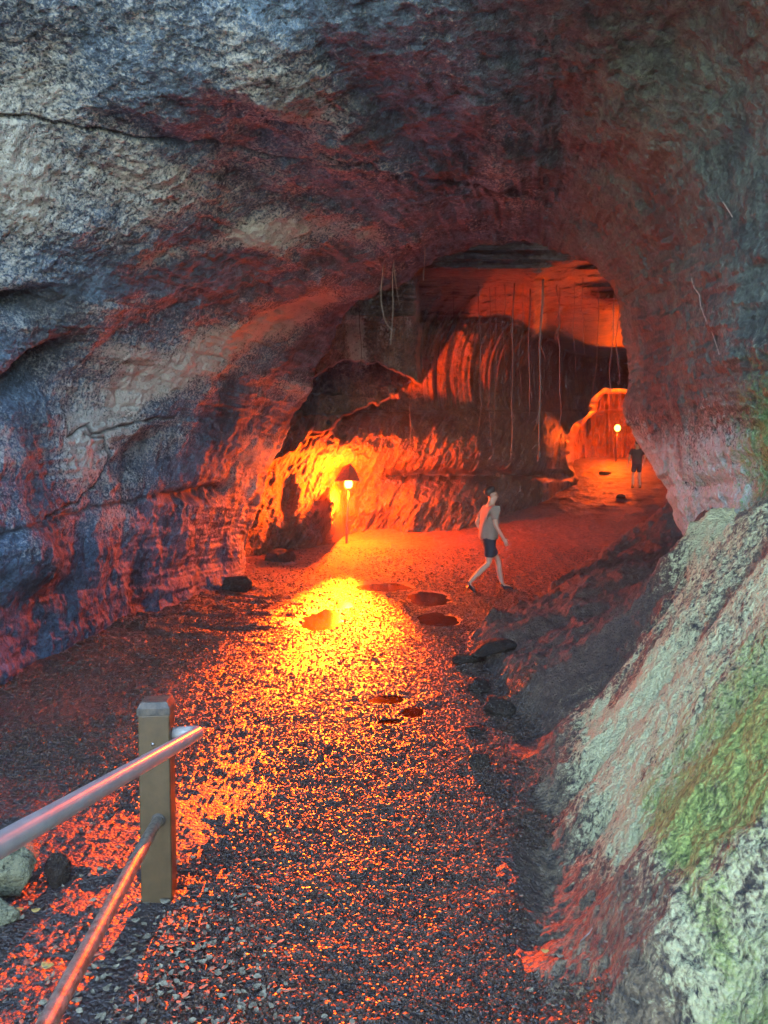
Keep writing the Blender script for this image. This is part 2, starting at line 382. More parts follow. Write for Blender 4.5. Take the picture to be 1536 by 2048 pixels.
def build_near():
    cols = len(S1); K = np.zeros((9, cols, 3))
    for j, c in enumerate(S1):
        for r in range(7): K[r, j] = c[r]
        px, py, d = proj(np.array(c[6])[None]); px, py, d = px[0], py[0], d[0]
        vx, vy = px-980, py-850; L = math.hypot(vx, vy); vx /= L; vy /= L
        K[7, j] = P(px+vx*22, py+vy*22, d+.55)
        K[8, j] = P(px+vx*150, py+vy*150, d+1.6)
    tt = np.concatenate([np.linspace(0, 1.6, 60), np.linspace(1.6, 6, 860)[1:], np.linspace(6, 8, 90)[1:]])
    nv = 1150
    G = catmull_grid(K, 0, nv, tt)
    N = grid_normals(G)
    cen = np.array([0, 4, 1.8]); s = np.sign(np.einsum('ijk,ijk->ij', N, cen-G).mean()); N = N*s  # inward
    px, py, d = proj(G)
    uu = np.repeat(tt[:, None], nv, 1); vv = np.repeat(np.linspace(0, cols-1, nv)[None], len(tt), 0)
    prm = np.stack([uu*.9, vv*1.7, uu*0], -1)
    band = fbm(prm*np.array([.55, 1.0, 1]), 3, seed=61)              # long flow bands running into the cave
    disp = .16*fbm(G*.75, 3, seed=62) + .10*band
    disp = disp + .055*fbm(G*2.6, 3, seed=63) + .018*fbm(G*7, 3, seed=64, ridge=True)
    stri = fbm(np.stack([uu*3.2, vv*16, uu*0], -1), 3, seed=65)
    disp = disp + .022*stri*sstep(13.5, 12, vv)
    disp = disp + .014*fbm(G*22, 3, seed=66)
    # cracks, hollows and pale bands of the left wall, placed where they run
    leftw = sstep(6.3, 4.6, vv)*sstep(2.6, 3.4, uu)
    wx = px+5*vnoise(G*6, 7); wy = py+5*vnoise(G*6+9, 8)
    def pl(pts):
        best = np.full(px.shape, 1e9)
        for (x0, y0), (x1, y1) in zip(pts[:-1], pts[1:]):
            dx, dy = x1-x0, y1-y0; t = np.clip(((wx-x0)*dx+(wy-y0)*dy)/(dx*dx+dy*dy), 0, 1)
            best = np.minimum(best, np.hypot(wx-x0-t*dx, wy-y0-t*dy))
        return best*(uu > 1.5)*(uu < 6.2) + 1e3*((uu <= 1.5) | (uu >= 6.2))
    groove = 0
    for pts, w_, a_ in [([(-40, 232), (75, 245), (210, 272), (310, 290), (450, 300), (560, 330), (700, 325)], 3.5, 1), ([(128, 828), (140, 872), (178, 850), (195, 866), (280, 842), (345, 834)], 3, 1),
                    ([(178, 868), (213, 874), (234, 920), (203, 975), (165, 1000), (60, 1050), (-20, 1080)], 3, 1), ([(640, 300), (900, 370), (1050, 395), (1100, 420)], 4, .8), ([(-20, 1075), (140, 1030), (330, 990), (440, 975)], 5, 1)]:
        groove = np.maximum(groove, a_*np.exp(-(pl(pts)/w_)**2))
    disp = disp - .035*groove
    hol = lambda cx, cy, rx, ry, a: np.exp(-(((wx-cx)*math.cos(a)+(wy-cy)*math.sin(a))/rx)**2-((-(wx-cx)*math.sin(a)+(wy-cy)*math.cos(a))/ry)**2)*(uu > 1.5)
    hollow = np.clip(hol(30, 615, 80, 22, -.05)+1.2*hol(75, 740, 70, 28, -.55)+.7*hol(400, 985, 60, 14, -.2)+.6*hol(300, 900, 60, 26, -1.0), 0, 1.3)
    disp = disp - .32*hollow
    knob = hol(185, 925, 55, 60, 0)+.8*hol(480, 800, 40, 60, .5)+.9*hol(70, 1130, 60, 50, 0)
    disp = disp + .10*knob
    lipd = sstep(6.9, 6.2, uu)
    disp = disp*(.35+.65*np.where(uu > 6, lipd, 1))
    G = G + N*disp[..., None]
    # lichen and stain masks, with light and shade painted into them
    e = lambda cx, cy, rx, ry, a=0: np.exp(-(((px-cx)*math.cos(a)+(py-cy)*math.sin(a))/rx)**2-((-(px-cx)*math.sin(a)+(py-cy)*math.cos(a))/ry)**2)
    pt = fbm(G*1.1, 4, seed=75)
    Rm = .30 + .45*pt + .55*band
    z = G[..., 2]
    rightw = sstep(10.5, 13, vv)
    low = sstep(3.0, 1.7, z)
    Rm += rightw*(low*1.35-.35) - .35*sstep(7, 10, vv)
    pale = np.exp(-(pl([(250, 800), (400, 705), (560, 640), (650, 598)])/26)**2)*.75 + np.exp(-(pl([(300, 545), (430, 500), (560, 462), (740, 465)])/24)**2)*.5 + .6*hol(170, 920, 75, 85, 0) + .35*hol(120, 400, 220, 130, 0) + .15*hol(60, 60, 520, 220, .2)  # pale spots, plus a lit band and the upper left haze painted in
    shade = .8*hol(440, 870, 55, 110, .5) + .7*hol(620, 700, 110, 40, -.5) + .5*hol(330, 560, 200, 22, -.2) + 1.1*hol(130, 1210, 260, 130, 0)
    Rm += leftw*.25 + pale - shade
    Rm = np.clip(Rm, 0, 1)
    Gm = np.clip(.55*rightw*low + .3*sstep(9, 12, vv) + .35*fbm(G*1.7, 3, seed=77), 0, 1)*sstep(4.5, 3.2, uu) + .5*rightw*low
    stain = sstep(.12, .5, fbm(G*np.array([1.6, 1.6, .7]), 3, seed=79))
    Bm = np.clip(.62*sstep(7, 11, vv)*sstep(1.6, 2.6, z) + stain*.7*np.clip(1-pale, 0, 1) + groove + .5*np.clip(shade, 0, 1) + hollow, 0, 1)  # random stains, plus shade painted into upper right, grooves, hollows and dark patches
    o = raw_mesh('cave_wall', G, grid_faces(len(tt), nv, flip=(s < 0)), M['near_rock'], np.stack([Rm, Gm, Bm, np.clip(.08+.92*sstep(900, 1350, px-.15*(py-600)), 0, 1)], -1).reshape(-1, 4))  # alpha leaves the left rock with the painted skylight tint
    tag(o, kind='structure')
    return o
near = build_near()

# ------------------------------------------------------------------ INNER CHAMBER with the lamp wall and the mouth of the far tunnel
Wd = pchip([340, 420, 500, 560, 620, 680, 720, 780, 850, 900, 950, 1000, 1040, 1090, 1140, 1250, 1380, 1480, 1560],
           [13.8, 14.9, 16.0, 16.9, 17.7, 18.5, 18.9, 19.4, 19.8, 20.1, 20.5, 21.2, 22.1, 23.9, 27.0, 29, 26, 15, 9.5])
Td = pchip([360, 400, 440, 500, 540, 549, 580, 620, 660, 700, 760, 820], [11.6, 12.3, 12.9, 13.4, 13.7, 14.5, 15.8, 18, 21.5, 26, 36, 50])
edge_y = pchip([340, 560, 600, 640, 690, 730, 780, 842, 900], [900, 830, 772, 745, 718, 722, 738, 764, 800])
diag_y = pchip([340, 500, 560, 600, 660, 720, 770, 830, 900], [1100, 985, 915, 888, 852, 822, 800, 770, 760])
corner_x = pchip([700, 770, 795, 812, 823, 850, 880, 920, 955, 990, 1020, 1180], [1236, 1222, 1196, 1188, 1186, 1156, 1140, 1143, 1158, 1172, 1190, 1230])
tun_d = pchip([1130, 1170, 1230, 1300, 1400, 1500], [33.0, 35.2, 35.6, 34.4, 32, 31])
def inner_depth(px, py):
    wob = 9*vnoise(np.stack([px*.03, py*.03, px*0], -1), 5) + 6*vnoise(np.stack([px*.09, py*.09, px*0], -1), 6)
    wall = Wd(px)
    # bench line at 822, belly between it and the ledge line at 947, apron of old drips below
    belly = np.sin(np.clip((py-826)/120, 0, 1)*math.pi)
    wall = wall - .75*belly + .12*sstep(824, 820, py) - 1.7*sstep(818, 650, py)*sstep(1150, 1000, px)*sstep(700, 800, px)
    wall = wall + .6*sstep(815, 600, py)**1.3*sstep(1060, 1160, px)
    und = np.exp(-((py-950-wob*.5)/7)**2)*sstep(760, 800, px); wall = wall + .55*und
    ap = sstep(952, 1010, py)*sstep(760, 830, px)*sstep(1010, 960, px); wall = wall - .9*ap
    # rounded folds at the foot left of the lamp
    wall = wall - 1.6*np.exp(-((px-664)/17)**2-((py-1034)/52)**4) - .5*np.exp(-((px-640)/34)**2-((py-1085)/34)**2)
    wall = wall - .7*np.exp(-((px-610)/55)**2-((py-1040)/50)**2) + .5*np.exp(-((px-575)/14)**2-((py-1000)/45)**2) - .35*np.exp(-((px-760)/28)**2-((py-1010)/32)**2)
    ceil = Td(py + .03*(px-1000)*sstep(560, 620, py) - 12*np.exp(-((px-1066)/16)**2) + .28*np.maximum(px-1085, 0)*sstep(620, 560, py) + 5*vnoise(np.stack([px*.02, py*0, px*0], -1), 15))
    ceil = ceil + .7*np.sin((px-860)/390*math.pi)*sstep(545, 600, py)
    k = .9; h = np.clip(.5+.5*(wall-ceil)/k, 0, 1); d = wall + (ceil-wall)*h - k*h*(1-h)
    # rock curtain with the blue daylight on it, left of x=840, hanging in front
    lc = 13.55 + .7*sstep(620, 840, px) + .5*sstep(620, 760, py) + .25*np.sin(px*.045+py*.01)
    lc = np.minimum(lc, Td(py)+.2)
    m = sstep(843, 834, px+wob*.4-.12*(py-650)*sstep(650, 560, py))*sstep(1.5, -1.5, py-edge_y(px)+wob*.6)
    # recess with broken shelves
    rec = 17.6 - .55*sstep(-2, 2, py-790+wob*.5-.02*px+13)*sstep(700, 640, px) - .9*sstep(822, 828, py+wob*.5) - .5*sstep(600, 640, px)*sstep(868, 862, py)
    mr = sstep(2, -2, py-diag_y(px)-wob)*(px < 845)
    d = d + (np.minimum(rec, wall+1.2)-d)*mr*(py > 640)
    d = d + (lc-d)*m
    # tunnel
    mt = sstep(-9, 6, px-corner_x(py)+wob*.45)*sstep(779, 790, py+wob*.45)
    td = tun_d(px) - 1.2*sstep(828, 819, py+wob*.3) + .5*fbm(np.stack([px*.11, py*.02, px*0], -1), 3, seed=17) - .5*sstep(890, 915, py)
    d = d + (td-d)*mt
    # the corner rounds towards the tunnel
    return d
def build_inner():
    px = np.concatenate([np.arange(340, 560, 2.5), np.arange(560, 1290, 1.15), np.arange(1290, 1575, 3)])
    py = np.concatenate([np.arange(360, 470, 3), np.arange(470, 1120, 1.15), np.arange(1120, 1190, 4)])
    PX, PY = np.meshgrid(px, py); D = inner_depth(PX, PY)
    G = Pv(PX, PY, D)
    zz = G[..., 2]
    # flutes fanning down from the roof, drips and plates
    ang = np.arctan2(PY-1010, PX-1330)*1.0
    rad = np.hypot(PX-1180, (PY-760)*1.1)
    fl = fbm(np.stack([rad*.085, ang*1.6, PX*0], -1), 3, seed=81)
    flm = sstep(835, 860, PX)*sstep(1170, 1040, PX)*sstep(830, 800, PY)*sstep(560, 620, PY)
    dr = fbm(np.stack([PX*.12, PY*.018, PX*0], -1), 3, seed=82)
    dr2 = fbm(np.stack([(PX+PY*.55)*.10, (PY-PX*.5)*.03, PX*0], -1), 4, seed=82)
    disp = .34*fl*flm + (.03*dr+.13*dr2)*sstep(823, 835, PY)*sstep(1150, 1120, PX)
    disp = disp + .16*fbm(G*.55, 3, seed=83)*sstep(470, 560, PY) + .09*fbm(G*2.0, 4, seed=84, ridge=True) + .05*fbm(G*6.5, 3, seed=85) + .025*fbm(G*15, 2, seed=86)
    layer = fbm(np.stack([PX*.004, PY*.055, PX*0], -1), 3, seed=87, ridge=True)
    disp = disp + (.16*layer+.12*fbm(G*1.2, 4, seed=187, ridge=True))*sstep(700, 600, PY)
    vd = (Pv(PX, PY, 1.0)-np.array([0, 0, CAMZ])); vd = vd/np.linalg.norm(vd, axis=-1, keepdims=True)
    G = G - vd*disp[..., None]
    pt = fbm(G*.6, 4, seed=88)
    Rm = np.clip(.05+.5*pt+.35*sstep(860, 780, PX)*sstep(900, 700, PY), 0, 1)*.6
    Rm = Rm + sstep(850, 825, PX)*sstep(770, 720, PY)*np.clip(.1+.9*fbm(np.stack([PX*.05, PY*.012, PX*0], -1), 3, seed=188), 0, 1)  # pale streaks painted for the daylight on the rock curtain
    Bm = np.clip(.6*sstep(.1, .6, fbm(G*np.array([1, 1, .35])*1.3, 3, seed=89)) + sstep(552, 540, PY), 0, 1)  # random stains, and shade painted over the roof above the crack
    Rm = Rm*sstep(540, 552, PY)
    o = raw_mesh('chamber_wall', G, grid_faces(len(py), len(px), flip=True), M['inner_rock'], np.stack([Rm, Rm*0, Bm], -1).reshape(-1, 3))
    tag(o, kind='structure'); return o
inner = build_inner()

# ------------------------------------------------------------------ BOUNCE SLAB added behind the viewer: unseen, throws skylight onto the cave roof
def build_bounce_slab():
    m, nt, b = mat_new('pale_bounce_slab'); t = NT(nt); co = t.n('ShaderNodeTexCoord').outputs['Object']
    t.link(t.mix(t.noise(co, 3, 6, .6), (.42,.42,.40), (.56,.56,.54)), b.inputs['Base Color']); b.inputs['Roughness'].default_value = .85
    x = np.linspace(-13, 7, 60); y = np.linspace(-9, -.4, 40); X, Y = np.meshgrid(x, y); Z = .10+.02*fbm(np.stack([X, Y, X*0], -1), 2, seed=95)
    Z[0] = Z[-1] = -.3; Z[:, 0] = Z[:, -1] = -.3
    o = raw_mesh('path', np.stack([X, Y, Z], -1), grid_faces(40, 60), m); tag(o, kind='structure')  # this path is an unseen slab added to light the cave roof
build_bounce_slab()

# ------------------------------------------------------------------ HILL: the solid ground above and round the lava tube
def build_hill():
    n = 200; yy = np.linspace(3.2, 60, n); th = np.linspace(0, math.pi, 90)
    T, Y = np.meshgrid(th, yy)
    f = sstep(-1.5, 12, Y)
    hw = 9.5 + 18*f; hh = 10.5 + 8*f
    X = 3*f - hw*np.cos(T); Z = -1.2 + (hh+1.2)*np.sin(T)**.7
    G = np.stack([X, Y, Z], -1); G = G + .6*np.stack([fbm(G*.3, 3, seed=91), fbm(G*.3, 3, seed=92)*.3, fbm(G*.3, 3, seed=93)], -1)
    F = grid_faces(n, 90)
    o = raw_mesh('hill', G, F, M['near_rock'], np.stack([T*0, T*0+1, T*0], -1).reshape(-1, 3))
    # closed far end and a rock collar at the mouth
    tag(o, kind='structure')
    e = G[-1]; c = np.array([[3, 60, -1]]); V = np.concatenate([e, c]); Fb = [(i, i+1, len(e)) for i in range(len(e)-1)]
    o2 = raw_mesh('hill', V, np.array(Fb), M['near_rock'], np.tile([0, 1, 0], (len(V), 1))); tag(o2, kind='structure')
build_hill()
#@@BEGIN
# ------------------------------------------------------------------ surface look-ups
bpy.context.view_layer.update()
def gz(x, y):
    Y, HALF, ZG = GROUND_GRID
    x = np.asarray(x, float); y = np.asarray(y, float)
    i = np.clip(np.searchsorted(Y, y)-1, 0, len(Y)-2); f = (y-Y[i])/(Y[i+1]-Y[i])
    def row(k):
        c = (x/HALF[k]+1)*.5*(ZG.shape[1]-1); c = np.clip(c, 0, ZG.shape[1]-1.001); j = c.astype(int); g = c-j
        return ZG[k, j]*(1-g)+ZG[k, j+1]*g
    return row(i)*(1-f)+row(i+1)*f
def ground_at(px, py, d0=1.0, d1=45.0):
    """the point of the cave floor seen at that place of the photograph"""
    d = np.linspace(d0, d1, 6000); p = Pv(px, py, d); g = gz(p[:, 0], p[:, 1])
    k = np.argmax(p[:, 2] < g); return Vector(p[k].tolist())
def roof_above(p, objs=None):
    best = None
    for o in (objs or (near, inner)):
        hit, loc, nrm, idx = o.ray_cast(Vector(p), Vector((0, 0, 1)))
        if hit and (best is None or loc.z < best): best = loc.z
    return best
def surf_hit(px, py, objs):
    org = Vector((0, 0, CAMZ)); d = (Vector(P(px, py, 1.0))-org).normalized(); best = None
    for o in objs:
        hit, loc, nrm, idx = o.ray_cast(org, d)
        if hit and (best is None or (loc-org).length < (best[0]-org).length): best = (loc, nrm)
    return best

M['paint'] = simple('brown_post_paint', (.078,.046,.018), .45, spec=.4, noise=.25, nscale=14, bump=.15)
M['dirt_cap'] = simple('dusty_cap_paint', (.075,.055,.035), .6, col2=(.035,.026,.018), nscale=30, bump=.5)
M['rail_paint'] = simple('pale_rail_paint', (.30,.27,.24), .30, spec=.6, noise=.18, nscale=9, bump=.08)
M['rail_worn'] = simple('worn_rail_paint', (.20,.165,.12), .42, col2=(.085,.065,.042), nscale=38, bump=.35)
M['steel'] = simple('screw_steel', (.3,.28,.25), .4, metal=1)
M['root'] = simple('root_bark', (.10,.065,.045), .75, col2=(.05,.035,.025), nscale=30, bump=.6)
M['root_pale'] = simple('pale_root_bark', (.22,.19,.16), .7, col2=(.13,.11,.09), nscale=40, bump=.5)
M['leaf'] = simple('dry_leaf', (.24,.20,.12), .7, col2=(.11,.085,.05), nscale=60)
M['leaf_yellow'] = simple('yellow_leaf', (.50,.32,.08), .6, col2=(.34,.20,.06), nscale=60)
M['leaf_red'] = simple('red_leaf', (.42,.10,.05), .6, col2=(.25,.07,.04), nscale=60)
M['stone'] = rock_material('loose_stone', dark=(.016,.008,.006), mid=(.062,.032,.022), fine=2.0)
M['stone_lich'] = rock_material('lichen_stone', dark=(.04,.038,.028), mid=(.11,.105,.08), lich=(.24,.22,.12), fine=1.6)
M['gravel'] = simple('gravel_stone', (.075,.044,.026), .42, col2=(.028,.016,.010), nscale=17, spec=.35)
M['shirt'] = simple('light_grey_cotton', (.24,.185,.14), .85, noise=.12, nscale=9, bump=.3)
M['shorts'] = simple('dark_cotton', (.022,.022,.030), .85, noise=.2, nscale=12, bump=.3)
M['skin'] = simple('skin', (.46,.27,.18), .5, noise=.08, nscale=10)
M['hair'] = simple('dark_hair', (.03,.02,.015), .55, noise=.4, nscale=60, bump=.4)
M['shoe'] = simple('black_shoe', (.02,.02,.022), .5, noise=.2)
M['sole'] = simple('pale_shoe_sole', (.40,.38,.35), .6)
M['shirt_dark'] = simple('dark_shirt_cotton', (.07,.05,.05), .85, noise=.2, nscale=9, bump=.3)
M['lamp_metal'] = simple('lamp_metal', (.10,.07,.05), .45, noise=.4, nscale=30, bump=.2)
M['hood_metal'] = simple('rusty_hood_metal', (.24,.09,.05), .6, col2=(.12,.05,.03), nscale=14, bump=.3)
def water_material():
    m, nt, b = mat_new('puddle_water'); t = NT(nt)
    b.inputs['Base Color'].default_value = (.010,.003,.002,1); b.inputs['Roughness'].default_value = .10; b.inputs['Specular IOR Level'].default_value = .4; b.inputs['IOR'].default_value = 1.33
    co = t.n('ShaderNodeTexCoord').outputs['Object']; n = t.noise(co, 9, 3, .5)
    bp = t.n('ShaderNodeBump', i_Strength=.12, i_Distance=.01, i_Height=n); t.link(bp.outputs[0], b.inputs['Normal']); return m
M['water'] = water_material()
def bulb_material():
    m, nt, b = mat_new('lamp_bulb_glow')
    b.inputs['Base Color'].default_value = (.9,.8,.6,1); b.inputs['Emission Color'].default_value = (1,.55,.05,1); b.inputs['Emission Strength'].default_value = 1.2
    return m
M['bulb'] = bulb_material()

# ------------------------------------------------------------------ HANDRAIL at the path's edge
pb = Vector(P(313, 1797, 2.985)); pb.z = float(gz(pb.x, pb.y))
rail = tag(empty('handrail', pb, R(4)), 'brown square post with two pale pipes sloping up towards the viewer', 'handrail')
PH = .845; hx, hy = .063, .05
mb = MB(); mb.box((0, hy, (PH-.06)/2-.06), (hx, hy, (PH-.06)/2+.06)); post = mb.build('post', M['paint'], rail, smooth=False, bevel=.006)
mb = MB(); z0 = PH-.062; cx_, cy_ = hx+.004, hy+.004
ring = lambda ax, ay, z: [(-ax, hy-ay, z), (ax, hy-ay, z), (ax, hy+ay, z), (-ax, hy+ay, z)]
V = ring(cx_, cy_, z0)+ring(cx_, cy_, z0+.030)+ring(cx_*.80, cy_*.80, z0+.052)+ring(cx_*.72, cy_*.72, z0+.055)
F = [(3,2,1,0)]+[(a*4+k, a*4+(k+1)%4, a*4+4+(k+1)%4, a*4+4+k) for a in range(3) for k in range(4)]+[(12,13,14,15)]
mb.add(V, F); mb.build('post_cap', M['dirt_cap'], post, smooth=False, bevel=.003)
for (sx, sz, r) in ((-.004, .665, .0065), (.014, .635, .004)):
    mb = MB(); mb.tube([(sx, -.004, sz), (sx, .004, sz)], r, 12); mb.build('screw', M['steel'], post)
def to_local(p): return rail.matrix_world.inverted() @ Vector(p)
bpy.context.view_layer.update()
def bez(p0, p1, p2, n=8):
    p0, p1, p2 = map(Vector, (p0, p1, p2)); return [p0*(1-t)**2+p1*2*t*(1-t)+p2*t*t for t in np.linspace(0, 1, n)]
a0 = to_local(P(325, 1468, 3.03)); corner = to_local(P(402, 1463, 3.0)); b0 = to_local(P(0, 1690, 1.45))
dirv = (b0-corner).normalized(); endp = corner+dirv*3.2
pts = [a0] + bez(a0.lerp(corner, .62), corner, corner+dirv*.075, 10) + [corner+dirv*s for s in np.linspace(.2, 3.2, 12)]
mb = MB(); mb.tube(pts, .0262, 28); mb.build('top_rail', M['rail_paint'], rail)
a1 = Vector((.012, .03, .345)); c1 = Vector((.010, -.055, .352)); b1 = to_local(P(86, 2062, 1.6)); dv = (b1-c1).normalized()
pts = [a1] + bez(a1.lerp(c1, .5), c1, c1+dv*.06, 8) + [c1+dv*s for s in np.linspace(.15, 3.0, 12)]
mb = MB(); mb.tube(pts, [.021]*1+[.022]*8+[.0235]*12, 28); mb.build('lower_rail', M['rail_worn'], rail)
mb = MB(); mb.lathe([(.030, 0), (.030, .003), (.024, .006), (.0215, .006)], n=24)
for i, v in enumerate(mb.v): mb.v[i] = (v[0]+.012, -v[2]*1.0+.0005, v[1]+.347)
mb.build('flange', M['dirt_cap'], rail)

# ------------------------------------------------------------------ PATH LAMPS
def lamp(name, L, base_z, label, hood=True, aim=None, energies=(300, 0), cat='lamp'):
    L = Vector(L); e = empty(name, (L.x, L.y, base_z)); tag(e, label, cat, 'lamps along the cave path')
    h = L.z-base_z
    mb = MB(); mb.tube([(-.05, 0, -.12), (-.045, .01, h*.35), (-.01, .01, h*.7), (0, 0, h-.13)], [.032, .028, .024, .022], 12); mb.build('pole', M['lamp_metal'], e)
    mb = MB(); mb.lathe([(.0, -.14), (.035, -.14), (.045, -.10), (.05, -.075), (.03, -.07)], (0, 0, h), 16); mb.build('socket', M['lamp_metal'], e)
    bs = 1.15 if hood else 1.5; mb = MB(); mb.lathe([(.001, -.10*bs), (.045*bs, -.088*bs), (.075*bs, -.055*bs), (.09*bs, 0), (.075*bs, .055*bs), (.045*bs, .088*bs), (.001, .10*bs)], (0, 0, h), 20); mb.build('bulb', M['bulb'], e)
    if hood:
        # a bent sheet held over the bulb: sloping plates to the viewer's left and right of a ridge
        mb = MB()
        P0 = [(-.30, -.50, h+.065), (.02, -.52, h+.085), (.30, -.50, h+.065), (-.14, .12, h+.40), (.03, .16, h+.48), (.14, .14, h+.38)]
        P1 = [(x, y, z+.012) for x, y, z in P0]
        V = P0+P1; F = [(0,1,4,3),(1,2,5,4),(6,9,10,7),(7,10,11,8),(0,3,9,6),(2,8,11,5),(0,6,7,1),(1,7,8,2),(3,4,10,9),(4,5,11,10)]
        mb.add(V, F); ho = mb.build('hood', M['hood_metal'], e, smooth=False)
        mb = MB(); mb.tube([(0, .02, h-.1), (.02, .22, h), (.03, .25, h+.47)], .012, 8); mb.build('bracket', M['lamp_metal'], e)
    l = bpy.data.lights.new('lamp_light', 'POINT'); l.energy = energies[0]; l.color = LAMP_COL; l.shadow_soft_size = .14 if hood else .17
    o = bpy.data.objects.new('lamp_light', l); C.objects.link(o); o.parent = e; o.location = (0, 0, h)
    if energies[1]:
        s = bpy.data.lights.new('added_floor_spot', 'SPOT'); s.energy = energies[1]; s.color = FLOOR_SPOT_COL; s.shadow_soft_size = .05; s.spot_size = R(31); s.spot_blend = 1.0  # added light, not a separate lamp of the cave
        so = bpy.data.objects.new('added_floor_spot', s); C.objects.link(so); so.parent = e; so.location = (0, -.17, h-.02)
        so.rotation_euler = (L-Vector(aim)).to_track_quat('Z', 'Y').to_euler(); so.scale = (.56, 1, 1)      # added spot, cone squeezed to stay on the floor
    return e
L1 = Vector(P(697, 968, 17.45)); L2 = Vector(P(1235, 856, 33.0))
lamp('path_lamp', L1, float(gz(L1.x, L1.y)), 'glaring yellow lamp on a short pole under a bent hood beside the ribbed wall', True, (L1.x+.10, L1.y-4, L1.z-1.20), (E1, E1S))
lamp('path_lamp', L2, float(gz(L2.x, L2.y)), 'small round orange lamp deep in the far tunnel mouth', False, None, (E2, 0))

# ------------------------------------------------------------------ PEOPLE
def skin(name, J, E, mat, parent, root=0, sub=2):
    me = bpy.data.meshes.new(name); me.from_pydata([j[0] for j in J], E, []); o = bpy.data.objects.new(name, me); C.objects.link(o)
    m = o.modifiers.new('s', 'SKIN'); m.use_smooth_shade = True; o.modifiers.new('u', 'SUBSURF').levels = sub; o.modifiers['u'].render_levels = sub
    for k, j in enumerate(J):
        r = j[1]; me.skin_vertices[0].data[k].radius = r if hasattr(r, '__len__') else (r, r)
    me.skin_vertices[0].data[root].use_root = True
    dg = bpy.context.evaluated_depsgraph_get(); dg.update()
    em = bpy.data.meshes.new_from_object(o.evaluated_get(dg)); bpy.data.objects.remove(o)
    em.materials.clear(); em.materials.append(mat)
    n = bpy.data.objects.new(name, em); C.objects.link(n); n.parent = parent
    for p in em.polygons: p.use_smooth = True
    return n
def person(loc, head, label, pose, shirt, shorts, group=None):
    e = empty('person', loc, head); tag(e, label, 'person', 'people in the cave')
    q = pose; J = []; E = []
    def v(p, r, frm=None):
        J.append((tuple(p), r)); k = len(J)-1
        if frm is not None: E.append((frm, k))
        return k
    pel = v((0, 0, .93), (.14, .105)); sp = v((.01, 0, 1.10), (.13, .095), pel); ch = v((.03, 0, 1.30), (.155, .11), sp)
    nb = v((.045, 0, 1.45), (.075, .065), ch); nk = v((.06, 0, 1.50), (.052, .052), nb); jw = v((.085, 0, 1.565), (.062, .07), nk); sk = v((.075, 0, 1.635), (.076, .09), jw); tp = v((.07, 0, 1.685), (.055, .065), sk)
    v((.185, 0, 1.595), .012, jw); v((.155, 0, 1.55), .020, jw)
    for s in (1, -1): v((.07, s*.088, 1.61), (.010, .020), sk)
    for s, A in ((1, q['armL']), (-1, q['armR'])):
        sh = v((.035, s*.175, 1.40), .058, ch); el = v(A[0], .040, sh); wr = v(A[1], .026, el)
        w = Vector(A[1]); d = (w-Vector(A[0])).normalized(); side = Vector((1, 0, 0)) if abs(d.x) < .7 else Vector((0, 0, -1)); side = (side-d*side.dot(d)).normalized()
        pm = v(w+d*.06, (.036, .018), wr)
        for f, (o_, l_) in enumerate(((.028, .070), (.010, .080), (-.009, .076), (-.027, .060))):
            k1 = v(w+d*.095+side*o_, .0095, pm); n_ = d.cross(side)*s
            k2 = v(w+d*(.095+l_*.5)+side*o_+n_*.008, .0085, k1); v(w+d*(.095+l_*.85)+side*o_+n_*.025, .007, k2)
        t1 = v(w+d*.05+side*.045, .011, pm); v(w+d*.085+side*.062, .009, t1)
    feet = []
    for s, Lg in ((1, q['legL']), (-1, q['legR'])):
        hp = v((0, s*.09, .88), .088, pel); mid = (Vector((0, s*.09, .88))+Vector(Lg[0]))/2
        th = v(mid, .075, hp); kn = v(Lg[0], .053, th); cf = v(Vector(Lg[0]).lerp(Vector(Lg[1]), .35)+Vector((-.015, 0, 0)), .054, kn); an = v(Lg[1], .034, cf)
        v(Lg[2], .028, an); feet.append((Lg[1], Lg[2]))
    if shirt == M['shirt']: e.scale = (1.07, 1.2, 1.07)
    skin('body', J, E, M['skin'], e)
    # shirt with short sleeves, loose at the hem
    J = []; E = []
    a = v((0, 0, .84), (.20, .175)); b = v((.005, 0, .95), (.195, .168), a); c = v((.02, 0, 1.15), (.185, .155), b); d = v((.035, 0, 1.32), (.188, .155), c); v((.045, 0, 1.435), (.095, .085), d)
    for s, A in ((1, q['armL']), (-1, q['armR'])):
        k = v((.035, s*.18, 1.385), .078, d); p = Vector((.035, s*.18, 1.385)).lerp(Vector(A[0]), .75); v(p, .064, k)
    skin('shirt', J, E, shirt, e)
    J = []; E = []
    a = v((0, 0, 1.0), (.160, .13)); b = v((0, 0, .86), (.172, .145), a)
    for s, Lg in ((1, q['legL']), (-1, q['legR'])):
        k = v((0, s*.09, .82), .108, b); p = Vector((0, s*.09, .88)).lerp(Vector(Lg[0]), .80); v(p, .088, k)
    skin('shorts', J, E, shorts, e)
    J = []; E = []
    f0 = v((.115, 0, 1.685), (.050, .075)); a = v((.06, 0, 1.70), (.082, .098), f0); b = v((.0, 0, 1.665), (.080, .098), a); v((-.005, 0, 1.59), (.05, .085), b); skin('hair', J, E, M['hair'], e)
    for an, to in feet:
        an = Vector(an); to = Vector(to); J = []; E = []
        fw = (to-an); heel = an+Vector((-.045, 0, -.045)) if to.z > .02 and an.z < .14 else an+Vector((-.05, 0, -.02))
        a = v(heel, (.040, .036)); b = v(heel.lerp(to, .5)+Vector((0, 0, .01)), (.046, .036), a); v(to, (.044, .024), b); v(to+fw.normalized()*.05, (.034, .020), 2); v(an+Vector((0, 0, .01)), .043, a)
        skin('shoe', J, E, M['shoe'], e)
    return e
f1 = ground_at(985, 1186)
